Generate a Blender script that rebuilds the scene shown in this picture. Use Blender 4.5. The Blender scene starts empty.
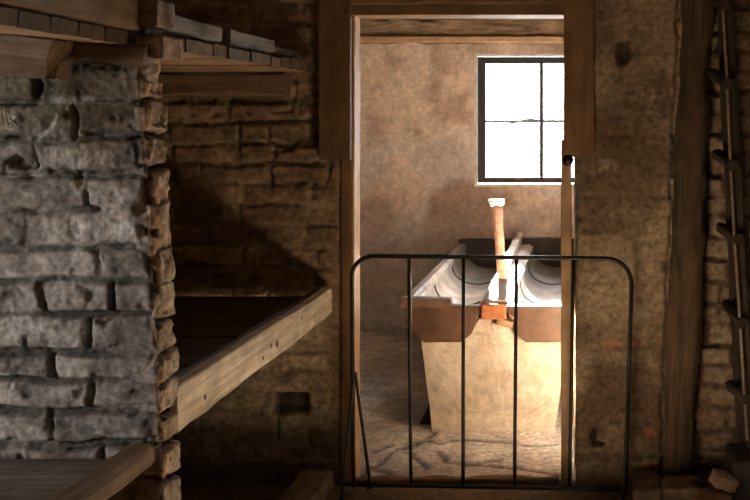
import bpy, bmesh, math, random
import numpy as np
from mathutils import Vector, Matrix

C = bpy.context.scene.collection
F = 1020.0; PX, PY = 590.0, 116.0; EYE = 1.6

def P(px, py, Y):
    return Vector(((px-PX)/F*Y, Y, EYE-(py-PY)/F*Y))
def XZ(px, py, Y):
    return (px-PX)/F*Y, EYE-(py-PY)/F*Y

# ---------------------------------------------------------------- noise
_T = np.random.RandomState(7).rand(256, 256)
def vn(x, y, seed=0):
    x = np.asarray(x, float)+seed*17.37; y = np.asarray(y, float)+seed*5.91
    ix = np.floor(x).astype(int); iy = np.floor(y).astype(int)
    fx = x-ix; fy = y-iy
    fx = fx*fx*(3-2*fx); fy = fy*fy*(3-2*fy)
    a = _T[ix & 255, iy & 255]; b = _T[(ix+1) & 255, iy & 255]
    c = _T[ix & 255, (iy+1) & 255]; d = _T[(ix+1) & 255, (iy+1) & 255]
    return (a*(1-fx)+b*fx)*(1-fy)+(c*(1-fx)+d*fx)*fy
def fbm(x, y, o=4, seed=0):
    s = 0; a = .5; t = 0
    for i in range(o):
        s = s+a*vn(x*2**i, y*2**i, seed+i*3); t += a; a *= .55
    return s/t
def sstep(a, b, x):
    t = np.clip((x-a)/(b-a), 0, 1); return t*t*(3-2*t)
def mix(a, b, t):
    return a*(1-t)+b*t
def col3(*c): return np.array(c, float)

# ---------------------------------------------------------------- materials
def new_mat(name):
    m = bpy.data.materials.new(name); m.use_nodes = True
    nt = m.node_tree; b = nt.nodes['Principled BSDF']
    return m, nt, b
def nd(nt, t, **kw):
    n = nt.nodes.new(t)
    for k, v in kw.items():
        if k in n.inputs: n.inputs[k].default_value = v
        else: setattr(n, k, v)
    return n
def ramp(nt, fac, stops):
    r = nt.nodes.new('ShaderNodeValToRGB'); e = r.color_ramp.elements
    while len(e) < len(stops): e.new(0.5)
    for el, (p, c) in zip(e, stops):
        el.position = p; el.color = (c[0], c[1], c[2], 1)
    nt.links.new(fac, r.inputs[0]); return r.outputs[0]
def mul(nt, a, b, f=1.0):
    m = nt.nodes.new('ShaderNodeMix'); m.data_type = 'RGBA'; m.blend_type = 'MULTIPLY'
    m.inputs[0].default_value = f
    nt.links.new(a, m.inputs[6]); nt.links.new(b, m.inputs[7]); return m.outputs[2]

def mat_masonry(name, rough=.92, fine=60, bump=.5, vmin=.55, vmax=1.35):
    m, nt, b = new_mat(name); L = nt.links
    at = nd(nt, 'ShaderNodeAttribute', attribute_name='tint')
    tc = nd(nt, 'ShaderNodeTexCoord')
    n1 = nd(nt, 'ShaderNodeTexNoise', Scale=fine, Detail=8.0, Roughness=.7)
    n2 = nd(nt, 'ShaderNodeTexNoise', Scale=14.0, Detail=6.0, Roughness=.65)
    L.new(tc.outputs['Object'], n1.inputs['Vector']); L.new(tc.outputs['Object'], n2.inputs['Vector'])
    r1 = ramp(nt, n1.outputs['Fac'], [(.36, (vmin,)*3), (.64, (vmax,)*3)])
    r2 = ramp(nt, n2.outputs['Fac'], [(.3, (.78, .76, .74)), (.7, (1.15, 1.15, 1.15))])
    c = mul(nt, mul(nt, at.outputs['Color'], r1), r2)
    L.new(c, b.inputs['Base Color']); b.inputs['Roughness'].default_value = rough
    b.inputs['Specular IOR Level'].default_value = .25
    bm = nd(nt, 'ShaderNodeBump', Strength=bump, Distance=.004)
    L.new(n1.outputs['Fac'], bm.inputs['Height']); L.new(bm.outputs[0], b.inputs['Normal'])
    return m

def mat_wood(name, dark, light, rough=.8, scale=1.0, bump=.35, grain=(1.5, 28, 28), spec=.3):
    m, nt, b = new_mat(name); L = nt.links
    tc = nd(nt, 'ShaderNodeTexCoord'); oi = nd(nt, 'ShaderNodeObjectInfo')
    mp = nd(nt, 'ShaderNodeMapping'); mp.inputs['Scale'].default_value = [g*scale for g in grain]
    L.new(tc.outputs['Object'], mp.inputs['Vector'])
    cx = nd(nt, 'ShaderNodeCombineXYZ'); mm = nd(nt, 'ShaderNodeMath', operation='MULTIPLY'); mm.inputs[1].default_value = 37
    L.new(oi.outputs['Random'], mm.inputs[0]); L.new(mm.outputs[0], cx.inputs[0]); L.new(mm.outputs[0], cx.inputs[1])
    L.new(cx.outputs[0], mp.inputs['Location'])
    n = nd(nt, 'ShaderNodeTexNoise', Scale=1.0, Detail=7.0, Roughness=.65, Distortion=1.2)
    L.new(mp.outputs[0], n.inputs['Vector'])
    n2 = nd(nt, 'ShaderNodeTexNoise', Scale=9.0, Detail=5.0, Roughness=.6)
    L.new(tc.outputs['Object'], n2.inputs['Vector'])
    c = ramp(nt, n.outputs['Fac'], [(.3, dark), (.5, [(a+b_)/2 for a, b_ in zip(dark, light)]), (.68, light)])
    r2 = ramp(nt, n2.outputs['Fac'], [(.3, (.7, .68, .66)), (.65, (1.12, 1.12, 1.12))])
    r3 = ramp(nt, oi.outputs['Random'], [(0, (.8, .8, .8)), (1, (1.1, 1.08, 1.05))])
    L.new(mul(nt, mul(nt, c, r2), r3), b.inputs['Base Color'])
    b.inputs['Roughness'].default_value = rough; b.inputs['Specular IOR Level'].default_value = spec
    bm = nd(nt, 'ShaderNodeBump', Strength=bump, Distance=.006)
    L.new(n.outputs['Fac'], bm.inputs['Height']); L.new(bm.outputs[0], b.inputs['Normal'])
    return m

def mat_plain(name, c, rough=.6, metal=0, var=.25, scale=20, bump=.2, spec=.5, coat=0):
    m, nt, b = new_mat(name); L = nt.links
    tc = nd(nt, 'ShaderNodeTexCoord')
    n = nd(nt, 'ShaderNodeTexNoise', Scale=float(scale), Detail=7.0, Roughness=.65)
    L.new(tc.outputs['Object'], n.inputs['Vector'])
    r = ramp(nt, n.outputs['Fac'], [(.3, [x*(1-var) for x in c]), (.7, [min(1, x*(1+var)) for x in c])])
    L.new(r, b.inputs['Base Color'])
    b.inputs['Roughness'].default_value = rough; b.inputs['Metallic'].default_value = metal
    b.inputs['Specular IOR Level'].default_value = spec; b.inputs['Coat Weight'].default_value = coat
    bm = nd(nt, 'ShaderNodeBump', Strength=bump, Distance=.004)
    L.new(n.outputs['Fac'], bm.inputs['Height']); L.new(bm.outputs[0], b.inputs['Normal'])
    return m

M_PIER = mat_masonry('whitewashed_brick', fine=48, bump=.8)
M_WALL = mat_masonry('sooty_brick', fine=36, bump=.8)
M_PLASTER = mat_masonry('mottled_plaster', fine=30, bump=.3, vmin=.8, vmax=1.15)
M_FLOOR = mat_masonry('worn_concrete', rough=.75, fine=40, bump=.3)
M_STONE = mat_masonry('trough_render', fine=60, bump=.35, vmin=.85, vmax=1.1)
def dark_ends(m, f=.3):
    nt = m.node_tree; b = nt.nodes['Principled BSDF']; L = nt.links
    src = b.inputs['Base Color'].links[0].from_socket
    tc = nd(nt, 'ShaderNodeTexCoord'); sx = nd(nt, 'ShaderNodeSeparateXYZ'); L.new(tc.outputs['Object'], sx.inputs[0])
    mr = nd(nt, 'ShaderNodeMapRange'); L.new(sx.outputs[0], mr.inputs[0])
    mr.inputs[1].default_value = .003; mr.inputs[2].default_value = .012; mr.inputs[3].default_value = f; mr.inputs[4].default_value = 1
    L.new(mul(nt, src, mr.outputs[0]), b.inputs['Base Color'])
M_OLD = mat_wood('old_brown_wood', (.13, .085, .05), (.34, .24, .155))
M_PALE = mat_wood('worn_pale_wood', (.40, .33, .25), (.88, .81, .70), bump=.8, grain=(2.2, 34, 34))
M_GREYW = mat_wood('grey_weathered_wood', (.09, .08, .072), (.24, .22, .2), bump=.5)
M_UNDER = mat_wood('dry_plank_wood', (.26, .16, .09), (.55, .38, .23), bump=.4)
dark_ends(M_UNDER)
M_MID = mat_wood('dull_brown_beam', (.17, .115, .07), (.38, .27, .18), bump=.5)
M_CASE = mat_wood('varnished_brown_board', (.20, .11, .05), (.33, .20, .095), rough=.6, bump=.12, grain=(1, 16, 16))
M_CASE_SHADED = mat_wood('shaded_varnished_board', (.12, .07, .035), (.21, .13, .065), rough=.6, bump=.15, grain=(1, 16, 16))  # darker copy of the casing board, standing in for weaker light on the left
M_JAMB = mat_wood('light_pine', (.46, .29, .155), (.66, .46, .28), rough=.6, bump=.12, grain=(1, 16, 16))
M_POST = mat_wood('dark_timber', (.055, .036, .02), (.19, .125, .072), bump=.8, grain=(2, 30, 30))
M_LOG = mat_wood('rough_plate_timber', (.12, .075, .045), (.5, .36, .24), bump=.8, grain=(3, 22, 22))
M_DARKW = mat_wood('ladder_and_shaded_plank_wood', (.03, .022, .016), (.085, .062, .045))
M_RAIL = mat_wood('worn_ladder_edge', (.22, .17, .13), (.4, .33, .27))
M_IRON = mat_plain('black_iron', (.035, .032, .03), rough=.42, metal=.85, var=.4, scale=30, bump=.25)
M_FRAME = mat_plain('dark_window_iron', (.035, .033, .032), rough=.6, metal=.3)
M_SLAB = mat_plain('dark_slab', (.05, .045, .042), rough=.8, scale=12, bump=.6)
M_BRICK = mat_plain('loose_brick', (.33, .22, .14), rough=.9, scale=25, bump=.9, var=.4)
M_KERB = mat_plain('worn_kerb_brick', (.2, .145, .095), rough=.92, scale=22, bump=.9, var=.45)
M_GLAZEB = mat_plain('brown_salt_glaze', (.115, .062, .038), rough=.45, var=.55, scale=8, bump=.25)
M_GLAZER = mat_plain('red_brown_tile', (.17, .10, .07), rough=.55, var=.4, scale=14, bump=.3)
M_ORANGE = mat_plain('orange_brick', (.42, .16, .07), rough=.85, var=.3, scale=25, bump=.6)
M_GLAZEW = mat_plain('pale_channel_glaze', (.34, .33, .325), rough=.25, var=.35, scale=5, bump=.12, spec=.6)
M_RUST = mat_plain('rusty_stump', (.36, .2, .13), rough=.85, var=.45, scale=22, bump=.9)
M_FRAY = mat_plain('pale_flaked_lip', (.75, .65, .55), rough=.8, scale=30, bump=.9)
M_REVEAL = mat_plain('pale_window_reveal', (.6, .55, .5), rough=.9, scale=12)
def mat_glass():
    m, nt, b = new_mat('window_glass'); L = nt.links; nt.nodes.remove(b)
    out = nt.nodes['Material Output']
    t = nd(nt, 'ShaderNodeBsdfTransparent'); g = nd(nt, 'ShaderNodeBsdfGlossy', Roughness=.05)
    fr = nd(nt, 'ShaderNodeFresnel', IOR=1.3); mx = nd(nt, 'ShaderNodeMixShader')
    L.new(fr.outputs[0], mx.inputs[0]); L.new(t.outputs[0], mx.inputs[1]); L.new(g.outputs[0], mx.inputs[2])
    L.new(mx.outputs[0], out.inputs['Surface']); return m
M_GLASS = mat_glass()

# ---------------------------------------------------------------- object helpers
def link(name, me, mat, parent=None):
    o = bpy.data.objects.new(name, me); C.objects.link(o)
    if mat: me.materials.append(mat)
    if parent: o.parent = parent
    return o
def tag(o, label=None, cat=None, group=None, kind=None):
    if label: o['label'] = label
    if cat: o['category'] = cat
    if group: o['group'] = group
    if kind: o['kind'] = kind
    return o
def struct(o): o['kind'] = 'structure'; return o
def thing(name, label, cat, loc=(0, 0, 0), group=None):
    o = bpy.data.objects.new(name, None); C.objects.link(o); o.location = loc
    o.empty_display_size = .05
    return tag(o, label, cat, group)
def unparent_loc(o, parent):
    # child given in world coordinates under an empty that only translates
    o.parent = parent
    o.location = Vector(o.location)-Vector(parent.location)
    return o

def mesh_from(verts, faces, smooth=True):
    me = bpy.data.meshes.new('m'); me.from_pydata(verts, [], faces)
    if smooth: me.polygons.foreach_set('use_smooth', [True]*len(me.polygons))
    me.update(); return me

def grid_mesh(Pa, Ca):
    nu, nv = Pa.shape[:2]
    idx = np.arange(nu*nv).reshape(nu, nv)
    f = np.stack([idx[:-1, :-1], idx[1:, :-1], idx[1:, 1:], idx[:-1, 1:]], -1).reshape(-1, 4)
    me = bpy.data.meshes.new('g')
    nf = len(f)
    me.vertices.add(nu*nv); me.vertices.foreach_set('co', Pa.reshape(-1).astype(np.float32))
    me.loops.add(nf*4); me.loops.foreach_set('vertex_index', f.reshape(-1).astype(np.int32))
    me.polygons.add(nf); me.polygons.foreach_set('loop_start', (np.arange(nf)*4).astype(np.int32))
    me.polygons.foreach_set('loop_total', np.full(nf, 4, np.int32))
    me.polygons.foreach_set('use_smooth', np.ones(nf, bool))
    me.update(calc_edges=True); me.validate()
    a = me.color_attributes.new('tint', 'FLOAT_COLOR', 'POINT')
    c4 = np.concatenate([np.clip(Ca, 0, 1), np.ones((nu, nv, 1))], -1)
    a.data.foreach_set('color', c4.reshape(-1).astype(np.float32))
    return me

def beam(name, p0, p1, w, t, mat, up=(0, 0, 1), seed=0, rough=.003, parent=None, bev=.006, step=.03, endj=.0, taper=1.0):
    """board along p0->p1; w = size along 'up', t = size across; surface gently worn"""
    p0 = Vector(p0); p1 = Vector(p1); X = (p1-p0); Ln = X.length; X.normalize()
    Z = Vector(up); Z = (Z-X*Z.dot(X)).normalized(); Y = Z.cross(X)
    n = max(2, int(Ln/step)+1)
    prof = []
    a, b = t/2, w/2; e = min(bev, a*.45, b*.45)
    def side(q0, q1, k):
        return [(q0[0]+(q1[0]-q0[0])*i/k, q0[1]+(q1[1]-q0[1])*i/k) for i in range(k+1)]
    kw = max(1, int((w-2*e)/.02)); kt = max(1, int((t-2*e)/.02)); kw = min(kw, 8); kt = min(kt, 8)
    prof += side((-a+e, -b), (a-e, -b), kt); prof += side((a, -b+e), (a, b-e), kw)
    prof += side((a-e, b), (-a+e, b), kt); prof += side((-a, b-e), (-a, -b+e), kw)
    m = len(prof); V = []; rs = random.Random(seed)
    ox = rs.random()*50
    for i in range(n+1):
        x = Ln*i/n
        for (y, z) in prof:
            s = 1.0
            d1 = (float(vn(x*9+ox, (y*1.7+z)*25+ox))-.5)*2*rough
            d2 = (float(vn(x*2.5+ox+9, ox+z*9))-.5)*2*rough
            xx = x
            if i in (0, n) and endj: xx += (float(vn(y*60+ox, z*60+i))-.5)*endj
            r = math.hypot(y/a, z/b)+1e-6
            V.append((xx, y+(y/a)*d1+d2*.6, z*(1+(taper-1)*i/n)+(z/b)*d1+d2))
    Fc = []
    for i in range(n):
        for j in range(m):
            k = (j+1) % m
            Fc.append((i*m+j, i*m+k, (i+1)*m+k, (i+1)*m+j))
    V.append((0, 0, 0)); c0 = len(V)-1; V.append((Ln, 0, 0)); c1 = len(V)-1
    for j in range(m):
        k = (j+1) % m
        Fc.append((c0, k, j)); Fc.append((c1, n*m+j, n*m+k))
    me = mesh_from(V, Fc, smooth=True)
    o = link(name, me, mat)
    mtx = Matrix((X, Y, Z)).transposed().to_4x4(); mtx.translation = p0
    if parent is not None:
        o.parent = parent; mtx.translation = p0-Vector(parent.location)
    o.matrix_basis = mtx
    for pl in me.polygons: pl.use_smooth = True
    md = o.modifiers.new('e', 'EDGE_SPLIT'); md.split_angle = math.radians(38)
    return o

def blob_box(name, c, size, mat, seed=0, rough=.008, rot=(0, 0, 0), parent=None, seg=8, bev=.18):
    """worn brick / stone: subdivided box with rounded, chipped edges"""
    bm = bmesh.new(); bmesh.ops.create_cube(bm, size=1.0)
    bmesh.ops.subdivide_edges(bm, edges=bm.edges[:], cuts=seg, use_grid_fill=True)
    for v in bm.verts:
        p = v.co.copy(); q = p*2
        l = (abs(q.x)**8+abs(q.y)**8+abs(q.z)**8)**(1/8)
        p = p*(1-bev*.3)+p/l*bev*.3
        s = Vector((p.x*size[0], p.y*size[1], p.z*size[2]))
        nn = (float(fbm(s.x*30+s.z*21+seed*3.1, s.y*30-s.z*17+seed, 3))-.5)*2*rough
        s += Vector((p.x, p.y, p.z)).normalized()*nn
        v.co = s
    me = bpy.data.meshes.new('b'); bm.to_mesh(me); bm.free()
    for pl in me.polygons: pl.use_smooth = True
    o = link(name, me, mat)
    o.location = c; o.rotation_euler = rot
    if parent is not None: unparent_loc(o, parent)
    return o

def tube(name, pts, r, mat, parent=None, res=10):
    """swept round bar through pts (world coordinates)"""
    pts = [Vector(p) for p in pts]; n = len(pts); V = []; Fc = []
    prev = None
    for i, p in enumerate(pts):
        d = (pts[min(i+1, n-1)]-pts[max(i-1, 0)]).normalized()
        if prev is None:
            u = d.orthogonal().normalized()
        else:
            u = (prev-d*prev.dot(d)).normalized()
        prev = u; w = d.cross(u)
        for k in range(res):
            a = 2*math.pi*k/res
            V.append(p+(u*math.cos(a)+w*math.sin(a))*r)
    for i in range(n-1):
        for k in range(res):
            l = (k+1) % res
            Fc.append((i*res+k, i*res+l, (i+1)*res+l, (i+1)*res+k))
    Fc.append(tuple(range(res))[::-1]); Fc.append(tuple((n-1)*res+k for k in range(res)))
    off = Vector(parent.location) if parent else Vector()
    me = mesh_from([v-off for v in V], Fc)
    o = link(name, me, mat, parent)
    return o
def line_pts(a, b, n=12):
    a = Vector(a); b = Vector(b); return [a+(b-a)*i/n for i in range(n+1)]

def prism(name, poly, y0, y1, mat, parent=None, bev=.004, nz=1):
    """polygon in X/Z extruded along Y, world coordinates"""
    off = Vector(parent.location) if parent else Vector()
    bm = bmesh.new()
    f = bm.faces.new([bm.verts.new(Vector((x, y0, z))-off) for x, z in poly])
    r = bmesh.ops.extrude_face_region(bm, geom=[f])
    for v in r['geom']:
        if isinstance(v, bmesh.types.BMVert): v.co.y += (y1-y0)
    bmesh.ops.recalc_face_normals(bm, faces=bm.faces[:])
    if bev: bmesh.ops.bevel(bm, geom=bm.edges[:], offset=bev, segments=2, profile=.6, affect='EDGES')
    me = bpy.data.meshes.new('p'); bm.to_mesh(me); bm.free()
    return link(name, me, mat, parent)
def box(name, x0, x1, y0, y1, z0, z1, mat, parent=None, bev=0.0):
    return prism(name, [(x0, z0), (x1, z0), (x1, z1), (x0, z1)], y0, y1, mat, parent, bev)

# ---------------------------------------------------------------- masonry
def brick_field(U, V, bricks, seed=0, jlo=.004, jhi=.024, edge=.012, warp=.007, rnd=.012, crack=.010):
    Uw = U+(fbm(U*7, V*7, 3, seed+1)-.5)*2*warp+(fbm(U*40, V*40, 2, seed+8)-.5)*.006
    Vw = V+(fbm(U*5, V*9, 3, seed+2)-.5)*2*warp*1.3+(fbm(U*45, V*45, 2, seed+9)-.5)*.006
    H = np.zeros_like(U); SD = np.full_like(U, -1.0); OFF = np.zeros_like(U); ID = np.zeros_like(U)
    rs = np.random.RandomState(seed+5)
    us = U[:, 0]; vs = V[0, :]
    for (u0, u1, v0, v1) in bricks:
        r = rs.rand(6)
        i0, i1 = np.searchsorted(us, [u0-.03, u1+.03]); j0, j1 = np.searchsorted(vs, [v0-.03, v1+.03])
        if i1-i0 < 1 or j1-j0 < 1: continue
        sl = (slice(i0, i1), slice(j0, j1))
        u = Uw[sl]; v = Vw[sl]
        hu = (u1-u0)/2; hv = (v1-v0)/2
        qx = np.abs(u-(u0+u1)/2)-hu+rnd; qy = np.abs(v-(v0+v1)/2)-hv+rnd
        sd = rnd-np.hypot(np.maximum(qx, 0), np.maximum(qy, 0))-np.minimum(np.maximum(qx, qy), 0)
        h = sstep(0, edge, sd)
        off = (r[0]-.5)*.012+(u-(u0+u1)/2)/max(hu, .01)*(r[1]-.5)*.006+(v-(v0+v1)/2)/hv*(r[2]-.35)*.009
        SD[sl] = np.maximum(SD[sl], sd)
        m = h > H[sl]
        H[sl] = np.where(m, h, H[sl]); OFF[sl] = np.where(m, off, OFF[sl]); ID[sl] = np.where(m, r[3], ID[sl])
    fill = sstep(.35, .65, fbm(U*4.5, V*11, 3, seed+20))
    J = jlo+(jhi-jlo)*(1-fill)
    med = (fbm(U*16, V*16, 4, seed+30)-.5)
    fine = (fbm(U*70, V*70, 3, seed+40)-.5)
    chip = sstep(.6, .78, fbm(U*22, V*22, 3, seed+50))
    Hh = -J*(1-H)+H*OFF+med*.016+fine*.006-chip*.007
    gate = sstep(.42, .56, fbm(U*5+7, V*10+3, 4, seed+60)); ww = fbm(U*9, V*9, 2, seed+61)
    ck = np.exp(-((SD-.001)/(.0028+.004*ww))**2)*gate
    Hh = Hh-crack*ck*(.5+ww)
    return Hh, H, ID, fill, np.maximum(chip, ck)

def bond(u0, u1, v0, v1, course=.088, length=.29, seed=0, joint=.010):
    rs = random.Random(seed); out = []; v = v0; k = 0
    while v < v1:
        c = course*(1+rs.uniform(-.08, .08)); u = u0-rs.uniform(.05, .3)
        while u < u1:
            l = length*rs.choice([1, 1, 1, .5])*(1+rs.uniform(-.1, .1))
            out.append((u+joint/2, u+l-joint/2, v+joint/2, v+c-joint/2)); u += l
        v += c; k += 1
    return out

def wrap(path, ss, zs, seg_n=None, r=.012):
    """path of XY points; returns s-grid base points and normals (right-hand side of travel)"""
    path = [np.array(p, float) for p in path]
    L = [0]; N = []
    for a, b in zip(path[:-1], path[1:]):
        d = b-a; l = np.hypot(*d); L.append(L[-1]+l); N.append(np.array([d[1], -d[0]])/l)
    ss = np.asarray(ss); B = np.zeros((len(ss), 2)); NN = np.zeros((len(ss), 2))
    for i, s in enumerate(ss):
        k = min(max(np.searchsorted(L, s)-1, 0), len(N)-1)
        t = (s-L[k])/(L[k+1]-L[k]); B[i] = path[k]*(1-t)+path[k+1]*t
        n = N[k].copy(); d0 = s-L[k]; d1 = L[k+1]-s
        if k > 0 and d0 < r:
            w = .5-.5*d0/r; n = N[k]*(1-w)+N[k-1]*w
        if k < len(N)-1 and d1 < r:
            w = .5-.5*d1/r; n = N[k]*(1-w)+N[k+1]*w
        NN[i] = n/np.hypot(*n)
        # round the corner
        dc = min(d0 if k > 0 else 9, d1 if k < len(N)-1 else 9)
        if dc < r: B[i] -= NN[i]*(r-dc)*.35
    return B, NN, L

def polyline_mask(U, V, lines, w):
    m = np.zeros_like(U)
    for ln in lines:
        for (a, b), (c, d) in zip(ln[:-1], ln[1:]):
            dx, dy = c-a, d-b; q = dx*dx+dy*dy+1e-12
            t = np.clip(((U-a)*dx+(V-b)*dy)/q, 0, 1)
            dd = np.hypot(U-a-t*dx, V-b-t*dy)
            m = np.maximum(m, 1-np.clip(dd/w, 0, 1))
    return m

# =================================================================== PIER (brick bunk partition)
YP, TP = 2.75, .12
def z_of(py, Y): return EYE-(py-PY)/F*Y
def x_of(px, Y): return (px-PX)/F*Y
rows = [(-40, -6, [-60, 60, 142]), (-4, 30, [20, 136]), (33, 62, [-30, 66, 142]), (66, 101, [-60, 36, 146]), (104, 137, [-80, 72, 150]), (141, 172, [-70, 32, 152]),
        (176, 208, [-20, 88, 152]), (211, 246, [-90, 26, 152]), (249, 281, [-5, 95, 156]), (284, 316, [-60, 43, 111, 158]),
        (319, 350, [-20, 87, 160]), (353, 380, [-60, 50, 162]), (383, 411, [-15, 90, 164]), (415, 444, [-70, 50, 165]),
        (450, 480, [20, 100, 166]), (483, 515, [-50, 60, 168])]
def unlean(x, z):
    l = float(np.interp(z, [0, .62, 1.02, 1.375, 1.643, 1.9, 2.12], [.03, .012, -.004, -.024, -.042, -.05, -.05]))
    return x-l*float(sstep(-2.2, -1.16, x))
bricks = []
for (a, b, xs) in rows:
    z1, z0 = z_of(a, YP), z_of(b, YP)
    xl = [unlean(x_of(x, YP), (z0+z1)/2) for x in xs[:-1]]+[x_of(xs[-1], YP)]
    for q0, q1 in zip(xl[:-1], xl[1:]): bricks.append((q0+.0015, q1-.0015, z0, z1))
    u = xl[0]; rr = random.Random(a)
    while u > -3.2:
        l = rr.choice([.3, .3, .16]); bricks.append((u-l+.0015, u-.0015, z0, z1)); u -= l
bricks += bond(-3.3, -1.14, -.05, .50, seed=3)
XE = -1.16
L1 = XE+3.2
ends = []
rr = random.Random(11)
zz = [z_of(y, 2.8) for y in (-45, 2, 32, 66, 101, 137, 172, 210, 243, 282, 318, 346, 378, 412, 446, 478, 512, 548)]
zz += [z_of(548, 2.8)-.085*k for k in range(1, 9)]
for b_, t_ in zip(zz[1:], zz[:-1]): ends.append((.013, TP-.004, b_+.006, t_-.003))
# back face bricks
S_f = np.concatenate([np.arange(0, 1.2, .03), np.arange(1.2, L1-.012, .0045), np.linspace(L1-.012, L1+.012, 7), np.arange(L1+.014, L1+TP-.012, .0045),
                      np.linspace(L1+TP-.012, L1+TP+.012, 6), np.arange(L1+TP+.02, L1+TP+.1, .01), np.arange(L1+TP+.1, 2*L1+TP, .06)])
Zs = np.concatenate([np.arange(0, .45, .02), np.arange(.45, 2.12, .0042)])
B, NN, Ls = wrap([(-3.2, YP), (XE, YP), (XE, YP+TP), (-3.2, YP+TP)], S_f, Zs, r=.014)
U, V = np.meshgrid(S_f, Zs, indexing='ij')
Xf = U-3.2
allb = [(u0+3.2, min(u1, XE-.002)+3.2, v0, v1) for (u0, u1, v0, v1) in bricks if u0 < XE-.03]
allb += [(L1+a, L1+b, c, d) for (a, b, c, d) in ends] + [(u+L1+TP+.01, u2+L1+TP+.01, c, d) for (u, u2, c, d) in bond(0, 2.0, 0, 2.1, seed=9)]
Hh, HB, ID, fill, chip = brick_field(U, V, allb, seed=4, jlo=.001, jhi=.011, edge=.012, warp=.014, rnd=.008, crack=.014)
end_m = sstep(L1-.004, L1+.006, U)
Hh = Hh + end_m*(-.012*(1-HB)+.004*HB)
# deep eroded pockets seen in the photo (px, py, half sizes, depth)
for (px, py, rx, ry, d) in [(75, 120, 3, 18, .045), (36, 88, 4, 13, .045), (20, 162, 12, 7, .035), (26, 176, 8, 4, .02), (80, 176, 3, 12, .018), (85, 192, 3, 14, .012),
                            (43, 284, 16, 3, .018), (88, 300, 3, 12, .014), (30, 318, 26, 3, .02), (92, 290, 20, 2.5, .02), (108, 322, 12, 4, .025), (125, 244, 26, 2, .02),
                            (108, 208, 20, 2, .015), (85, 330, 3, 10, .016), (50, 352, 4, 14, .012), (90, 395, 4, 13, .014), (50, 425, 4, 14, .018),
                            (60, 446, 60, 4, .02), (135, 408, 26, 2.5, .02), (120, 100, 30, 2, .02), (140, 232, 4, 6, .03), (145, 208, 9, 6, .03), (15, 137, 16, 2.5, .03), (105, 355, 50, 1.5, .01),
                            (110, 134, 34, 3, .016), (150, 430, 5, 30, .012), (150, 320, 4, 20, .01)]:
    cx, cz = unlean(x_of(px, YP), z_of(py, YP))+3.2, z_of(py, YP); sx, sz = rx*YP/F, ry*YP/F
    du = (U-cx)/sx+(fbm(U*20, V*20, 4, px)-.5)*2.6; dv = (V-cz)/sz+(fbm(U*20, V*20, 4, py)-.5)*2.0
    Hh -= (d*.6 if d < .03 else d)*np.exp(-(du**2+dv**2)**1.5)
Hh += (fbm(U*2.3, V*2.3, 2, 77)-.5)*.02*(1-end_m)
# lean of the pier end
lean = np.interp(Zs, [0, .62, 1.02, 1.375, 1.643, 1.9, 2.12], [.03, .012, -.004, -.024, -.042, -.05, -.05])
PX3 = np.zeros(U.shape+(3,))
PX3[..., 0] = B[:, None, 0]+NN[:, None, 0]*Hh + lean[None, :]*sstep(-2.2, XE, B[:, 0])[:, None]
PX3[..., 1] = B[:, None, 1]+NN[:, None, 1]*Hh
PX3[..., 2] = V
# colours
n1 = fbm(U*3, V*3, 4, 60); n2 = fbm(U*12, V*12, 4, 61); n3 = fbm(U*35, V*35, 3, 62)
wash = mix(col3(.26, .245, .225), col3(.50, .48, .45), sstep(.35, .65, n2)[..., None])
wash = mix(wash, col3(.16, .15, .14), (sstep(.56, .72, n1)*.5*(HB > .5))[..., None])
wash = wash*(0.86+.3*ID[..., None])
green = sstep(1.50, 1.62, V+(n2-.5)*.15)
wash = mix(wash, col3(.165, .16, .095), (green*.85)[..., None])  # greenish top courses, darkened further to deepen the shade of the upper bunk
brown = sstep(.45, .6, fbm(U*6, V*6, 3, 66))*sstep(1.25, 1.5, V+(n1-.5)*.3)
wash = mix(wash, col3(.2, .145, .095), (brown*.6)[..., None])
dk = sstep(.5, .62, fbm(U*5+3, V*8, 3, 67))*sstep(1.36, 1.48, V)*sstep(-1.5, -1.3, Xf)*sstep(-1.1, -1.2, Xf)
wash = mix(wash, col3(.09, .07, .05), (dk*.8)[..., None])
mort = mix(col3(.14, .13, .115), col3(.36, .345, .32), sstep(.3, .7, n3)[..., None]*fill[..., None])
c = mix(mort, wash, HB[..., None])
low = sstep(.70, .64, V)[..., None]
c = mix(c, mix(col3(.36, .22, .12), col3(.24, .18, .12), n2[..., None])*(.8+.4*ID[..., None]), low)
edgec = mix(col3(.42, .29, .2), col3(.40, .33, .25), sstep(.4, .6, n2)[..., None])*(.75+.5*ID[..., None])
edgec = mix(edgec, col3(.56, .5, .42), (sstep(.52, .7, n3)*.5)[..., None])
edgec = mix(edgec*.5, edgec, HB[..., None])
c = mix(c, edgec, sstep(L1-.03+.02*(n2[...]-.5), L1-.004, U)[..., None])
c = mix(c, c*.4, chip[..., None]*.7)
# scratched writing
def pz(pts): return [(unlean(x_of(x, YP), z_of(y, YP))+3.2, z_of(y, YP)) for x, y in pts]
marks = [pz([(5, 111), (7, 120), (8, 127)]), pz([(13, 112), (9, 119), (15, 117)]), pz([(9, 119), (14, 122), (17, 126)]), pz([(2, 127), (12, 128)]), pz([(0, 112), (-2, 122)]),
         pz([(58, 116), (56, 122), (48, 132), (39, 138)])]
rs = random.Random(5)
for (x0, x1, y0, y1, k) in [(40, 118, 148, 168, 13), (66, 140, 217, 240, 12)]:
    for i in range(k):
        x = x0+(x1-x0)*i/k+rs.uniform(-1, 1)
        a = (x, rs.uniform(y0, y0+5)); b = (x+rs.uniform(-3, 3), rs.uniform(y1-5, y1))
        marks.append(pz([a, b]))
        if rs.random() < .6: marks.append(pz([a, (x+4, (y0+y1)/2+rs.uniform(-3, 3)), b] if rs.random() < .5 else [b, (x+5, a[1]+2)]))
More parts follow.
